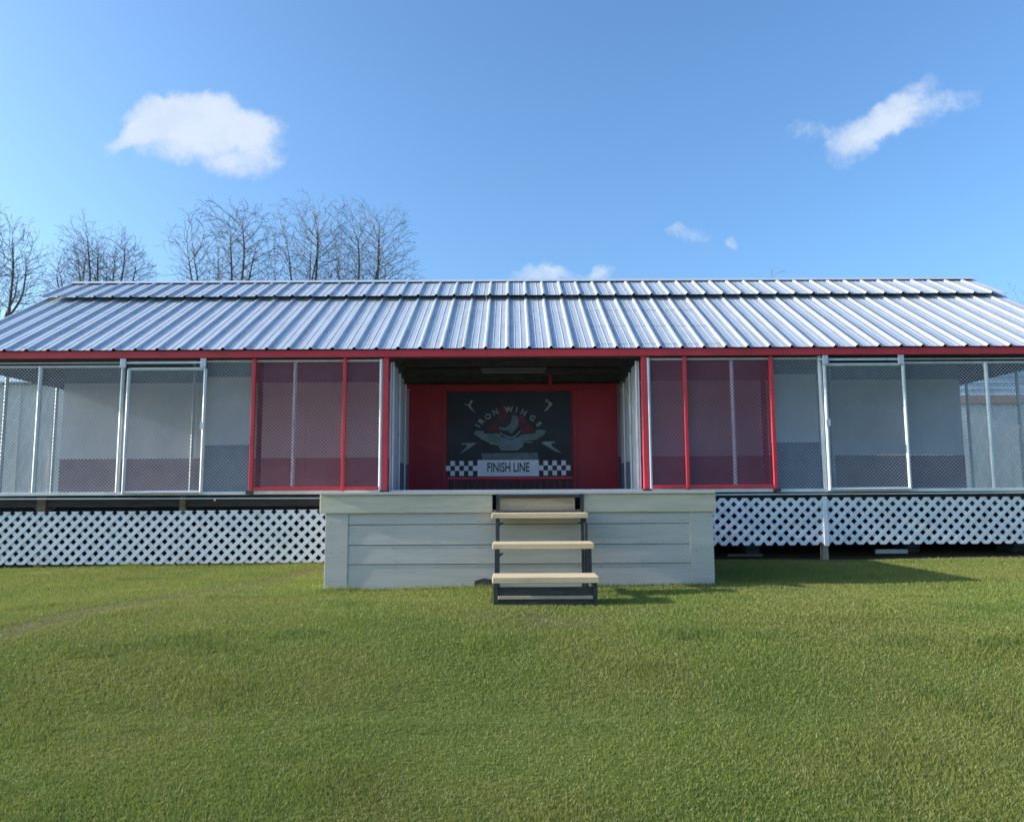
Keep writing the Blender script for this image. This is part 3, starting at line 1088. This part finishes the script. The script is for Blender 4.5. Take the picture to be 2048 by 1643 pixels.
# porch ceiling lamp
lp = thing('ceiling_lamp', (.03, 11.95, 2.90), 'unlit long pale strip lamp under the dark porch ceiling', 'lamp')
MB().box(-.50, .56, 11.90, 12.02, 2.905, 2.955).build('lamp_housing', M['lamp'], lp, bevel=.006)
for yy in (11.925, 11.992):
    MB().tube((-.47, yy, 2.890), (.53, yy, 2.890), .013, .013, 8).build('lamp_tube', M['lamp'], lp)
MB().box(-.02, .0, 11.95, 11.97, 2.956, 3.80).build('hanger', M['frame'], lp)
lp2 = thing('cage_lamp', (6.15, 10.75, 2.80), 'small unlit white lamp above the wire cage beside the last post', 'lamp')
MB().box(5.98, 6.30, 10.68, 10.80, 2.79, 2.83).build('lamp_housing', M['lamp'], lp2, bevel=.005)
MB().tube((6.0, 10.74, 2.765), (6.28, 10.74, 2.765), .02, .02, 8).build('lamp_tube', M['lamp'], lp2)
MB().box(6.12, 6.14, 10.73, 10.75, 2.83, 3.10).build('hanger', M['frame'], lp2)

# odds and ends under the house
bd = MB().box(5.2, 5.66, 10.9, 10.94, .065, .125).build('board', M['white'], None, bevel=.004)
tag(bd, 'short white board lying under the house below the raised lattice', 'board')
bk = MB().box(3.02, 3.52, 10.70, 10.78, .05, .085).build('plank', M['brownwood'], None, bevel=.004)
tag(bk, 'weathered plank lying in the gap under the raised lattice beside the platform', 'plank')
pts = [(-7.0 + .05 * i, 10.62, .78 + .10 * math.sin(i * .55) * (1 if i < 7 else .5)) for i in range(14)]
cb = MB().path([(-6.98, 10.62, .93)] + pts + [(-6.32, 10.62, .93)], .006, 6).build('cable', M['galv'], None)
tag(cb, 'thin pale cable drooping below the house floor above the lattice', 'cable')

# ------------------------------------------------------------------ neighbours seen through the cage ends
shed = thing('metal_shed', (-12.2, 19, 0), 'pale ribbed metal shed standing behind the far end of the poultry house', 'shed')
q0 = None
for i in range(10):
    x = -16.4 + i * .85
    if q0 is None:
        q = MB()
        q.quad_prism([(x, 19.0, -.05), (x + .40, 19.0, -.05), (x + .42, 18.97, -.05), (x + .47, 18.97, -.05), (x + .49, 19.0, -.05),
                      (x + .846, 19.0, -.05), (x + .846, 19.02, -.05), (x, 19.02, -.05)], (0, 0, 3.82))
        q0 = q.build('wall_sheet', M['shed'], shed)
        base = WLOC[q0.name].copy()
    else:
        copy_at(q0, base + Vector((i * .85, 0, 0)))
MB().box(-16.4, -7.9, 19.03, 22.5, -.05, 3.7).build('shed_body', M['shed'], shed)
MB().quad_prism([(-16.6, 18.8, 3.78), (-16.6, 22.7, 4.2), (-16.6, 22.7, 4.24), (-16.6, 18.8, 3.82)], (8.9, 0, 0)).build('roof', M['roof'], shed)
for xx in (-10.2, -9.0):
    MB().tube((xx, 18.9, -.05), (xx + .55, 18.9, 3.3), .05, .05, 6).build('leaning_pole', M['white'], shed)

nh = thing('house', (13, 20, 0), 'pale blue sided house with orange trim behind the open cage end', 'house')
MB().box(11.2, 19, 19.05, 24, -.05, 3.15).build('wall', M['shed'], nh)
for i in range(6):
    MB().quad_prism([(11.18, 19.0, 3.37 + i * .155), (11.18, 19.02, 3.515 + i * .155), (11.18, 19.045, 3.515 + i * .155), (11.18, 19.045, 3.37 + i * .155)],
                    (7.8, 0, 0)).build('siding_board', M['bluesiding'], nh)
MB().box(11.16, 19.0, 18.96, 19.044, 3.16, 3.36).build('trim_board', M['orange'], nh)
MB().box(11.2, 18.98, 19.05, 24, 3.152, 4.36).build('upper_wall', M['bluesiding'], nh)
MB().quad_prism([(10.95, 18.7, 4.37), (10.95, 21.5, 4.62), (10.95, 24.3, 4.37), (10.95, 24.3, 4.33), (10.95, 21.5, 4.56), (10.95, 18.7, 4.33)],
                (8.3, 0, 0)).build('roof', M['roof'], nh)
for xx in (13.2, 16.2):
    MB().box(xx, xx + 1.0, 18.99, 19.052, 1.2, 2.5).build('window', M['slate'], nh)


# ------------------------------------------------------------------ bare trees
def tree(x, y, zc, rz, rx, label, seed, npts=2200):
    """bare tree: trunk, limbs and twigs grown towards points spread through a domed crown"""
    g_ = np.random.default_rng(seed)
    t_ = thing('bare_tree', (x, y, 0), label, 'tree', 'bare trees behind the house')
    p = g_.normal(size=(npts * 3, 3))
    p = p / np.linalg.norm(p, axis=1)[:, None] * g_.random(npts * 3)[:, None] ** (1 / 2.4)
    p = p[p[:, 2] > -.8][:npts]
    lump = 1 + .16 * np.sin(3 * np.arctan2(p[:, 1], p[:, 0]) + seed) + .10 * np.sin(5 * p[:, 2] + 2 * seed)
    pts = np.stack([x + p[:, 0] * rx * lump, y + p[:, 1] * rx * lump, zc + p[:, 2] * rz * lump], -1)
    top = zc - rz * .95
    nst = 12
    nodes, par = [], []
    for i in range(nst):
        f = i / (nst - 1)
        nodes.append((x + .12 * math.sin(3 * f + seed), y + .1 * math.sin(2 * f + seed), -.1 + (top + .1) * f))
        par.append(i - 1)
    ntr = len(nodes)
    root = np.array([x, y, zc - rz * 1.35])
    nl_ = int(g_.integers(5, 8))
    for k in range(nl_):
        az = 6.283 * (k + g_.uniform(-.3, .3)) / nl_
        el = g_.uniform(.34, .74) if k else .12
        reach = g_.uniform(.62, .85)
        q = ntr - 1 - int(g_.integers(0, 3))
        p0 = np.array(nodes[q])
        p1 = np.array([x + math.cos(az) * rx * reach * math.sin(el * 2.2), y + math.sin(az) * rx * reach * math.sin(el * 2.2),
                       zc + rz * reach * math.cos(el * 2.2) * .9])
        bow = np.array([math.cos(az), math.sin(az), 0]) * .16 * rx * g_.uniform(.2, 1.4)
        m = max(6, int(np.linalg.norm(p1 - p0) / .16))
        wob = g_.normal(size=3) * .05
        for i in range(1, m + 1):
            f = i / m
            nodes.append(tuple(p0 + (p1 - p0) * f + bow * math.sin(math.pi * f) + wob * math.sin(9 * f + k)))
            par.append(q)
            q = len(nodes) - 1
    N = np.array(nodes)
    d = np.linalg.norm(pts[:, None] - N[None], axis=2)
    d[:, :ntr] = 99
    bi, bd = d.argmin(1), d.min(1)
    alive = bd > .2
    kids_n = np.zeros(20000, int)
    D_, KILL = .13, .20
    for it in range(70):
        if not alive.any() or len(N) > 7000:
            break
        acc = {}
        for k in np.nonzero(alive)[0]:
            acc.setdefault(int(bi[k]), []).append(k)
        new, npar = [], []
        for ni, ks in acc.items():
            if kids_n[ni] >= 2:
                alive[ks] = False
                continue
            kids_n[ni] += 1
            v = pts[ks] - N[ni]
            v = (v / np.linalg.norm(v, axis=1)[:, None]).mean(0)
            out = N[ni] - root
            v = v / (np.linalg.norm(v) + 1e-6) + .85 * out / np.linalg.norm(out) + g_.normal(size=3) * .10
            v /= np.linalg.norm(v)
            new.append(N[ni] + v * D_)
            npar.append(ni)
        if not new:
            break
        b0 = len(N)
        N = np.concatenate([N, np.array(new)])
        par += npar
        d = np.linalg.norm(pts[:, None] - np.array(new)[None], axis=2)
        j, m_ = d.argmin(1), d.min(1)
        up = m_ < bd
        bi[up], bd[up] = j[up] + b0, m_[up]
        alive &= bd > KILL
    # fine end twigs
    nch = np.bincount([q for q in par if q >= 0], minlength=len(N))
    ext, epar = [], []
    base_n = len(N)
    for i in range(ntr, base_n):
        kids = 2 if nch[i] == 0 else (1 if g_.random() < .36 else 0)
        for _ in range(kids):
            v = N[i] - N[par[i]]
            v = v / np.linalg.norm(v) + g_.normal(size=3) * .42 + (0, 0, .12)
            v /= np.linalg.norm(v)
            L = g_.uniform(.10, .22)
            ext.append(N[i] + v * L); epar.append(i)
            v2 = v + g_.normal(size=3) * .3
            ext.append(N[i] + v * L + v2 / np.linalg.norm(v2) * L); epar.append(base_n + len(ext) - 2)
    N = np.concatenate([N, np.array(ext)])
    par += epar
    n = len(N)
    acc = np.zeros(n)
    r = np.zeros(n)
    for i in range(n - 1, -1, -1):
        r[i] = .0034 if acc[i] == 0 else acc[i] ** (1 / 2.1)
        if par[i] >= 0:
            acc[par[i]] += r[i] ** 2.1
    r[:ntr] = np.maximum(r[:ntr], r[ntr - 1] * (1 + .5 * (1 - np.arange(ntr) / ntr)))
    limb_of = np.full(n, -1)
    meshes = {}
    trunk, twigs = MB(), MB()
    for i in range(1, n):
        q = par[i]
        if i < ntr:
            trunk.tube(N[q], N[i], r[q], r[i], 9, False)
            continue
        limb_of[i] = i if q < ntr else limb_of[q]
        ra, rb = max(min(r[q], r[i] * 1.5), .0056), max(r[i], .0046)
        if r[i] > .021:
            meshes.setdefault(limb_of[i], MB()).tube(N[q], N[i], ra, rb, 6, False)
        else:
            twigs.tube(N[q], N[i], ra, rb, 3, False)
    trunk.build('trunk', M['bark'], t_, smooth=True)
    for mb in meshes.values():
        mb.build('limb', M['bark'], t_, smooth=True)
    twigs.build('twigs', M['bark'], t_)['kind'] = 'stuff'
    return t_


TREES = [
    # centre px, top py, distance, half width px, label, seed
    (8, 444, 26, 90, 'bare grey tree at the edge of the row with wide low branches', 11),
    (165, 444, 30, 54, 'slim bare tree behind the roof end with tight upright branches', 23),
    (236, 460, 31, 74, 'low rounded bare tree beside the slim upright one', 35),
    (464, 398, 28, 100, 'tallest bare tree above the roof with a pointed crown', 47),
    (622, 404, 29, 84, 'broad bare tree with a dark forked trunk above the roof', 59),
    (738, 422, 29.5, 98, 'last bare tree of the row with a branch reaching out over the roof', 71),
]
for px, py, Y, hw, lab, seed in TREES:
    u, v = px_dir(px, py)
    u2, v2 = px_dir(px, 552)
    zc = v2 * Y + EYE
    tree(u * Y, Y, zc, (v * Y + EYE - zc) * .97, hw * Y / 1500, lab, seed)
u, v = px_dir(1535, 548)
tree(u * 34, 34, v * 34 + EYE - 2.2, 2.1, 1.5, 'far bare tree whose twig tips just clear the metal ridge', 83, 300)
u, v = px_dir(2015, 572)
tree(u * 30, 30, v * 30 + EYE - 2.4, 2.3, 1.6, 'bare tree beyond the far roof corner next to the blue house', 97, 300)
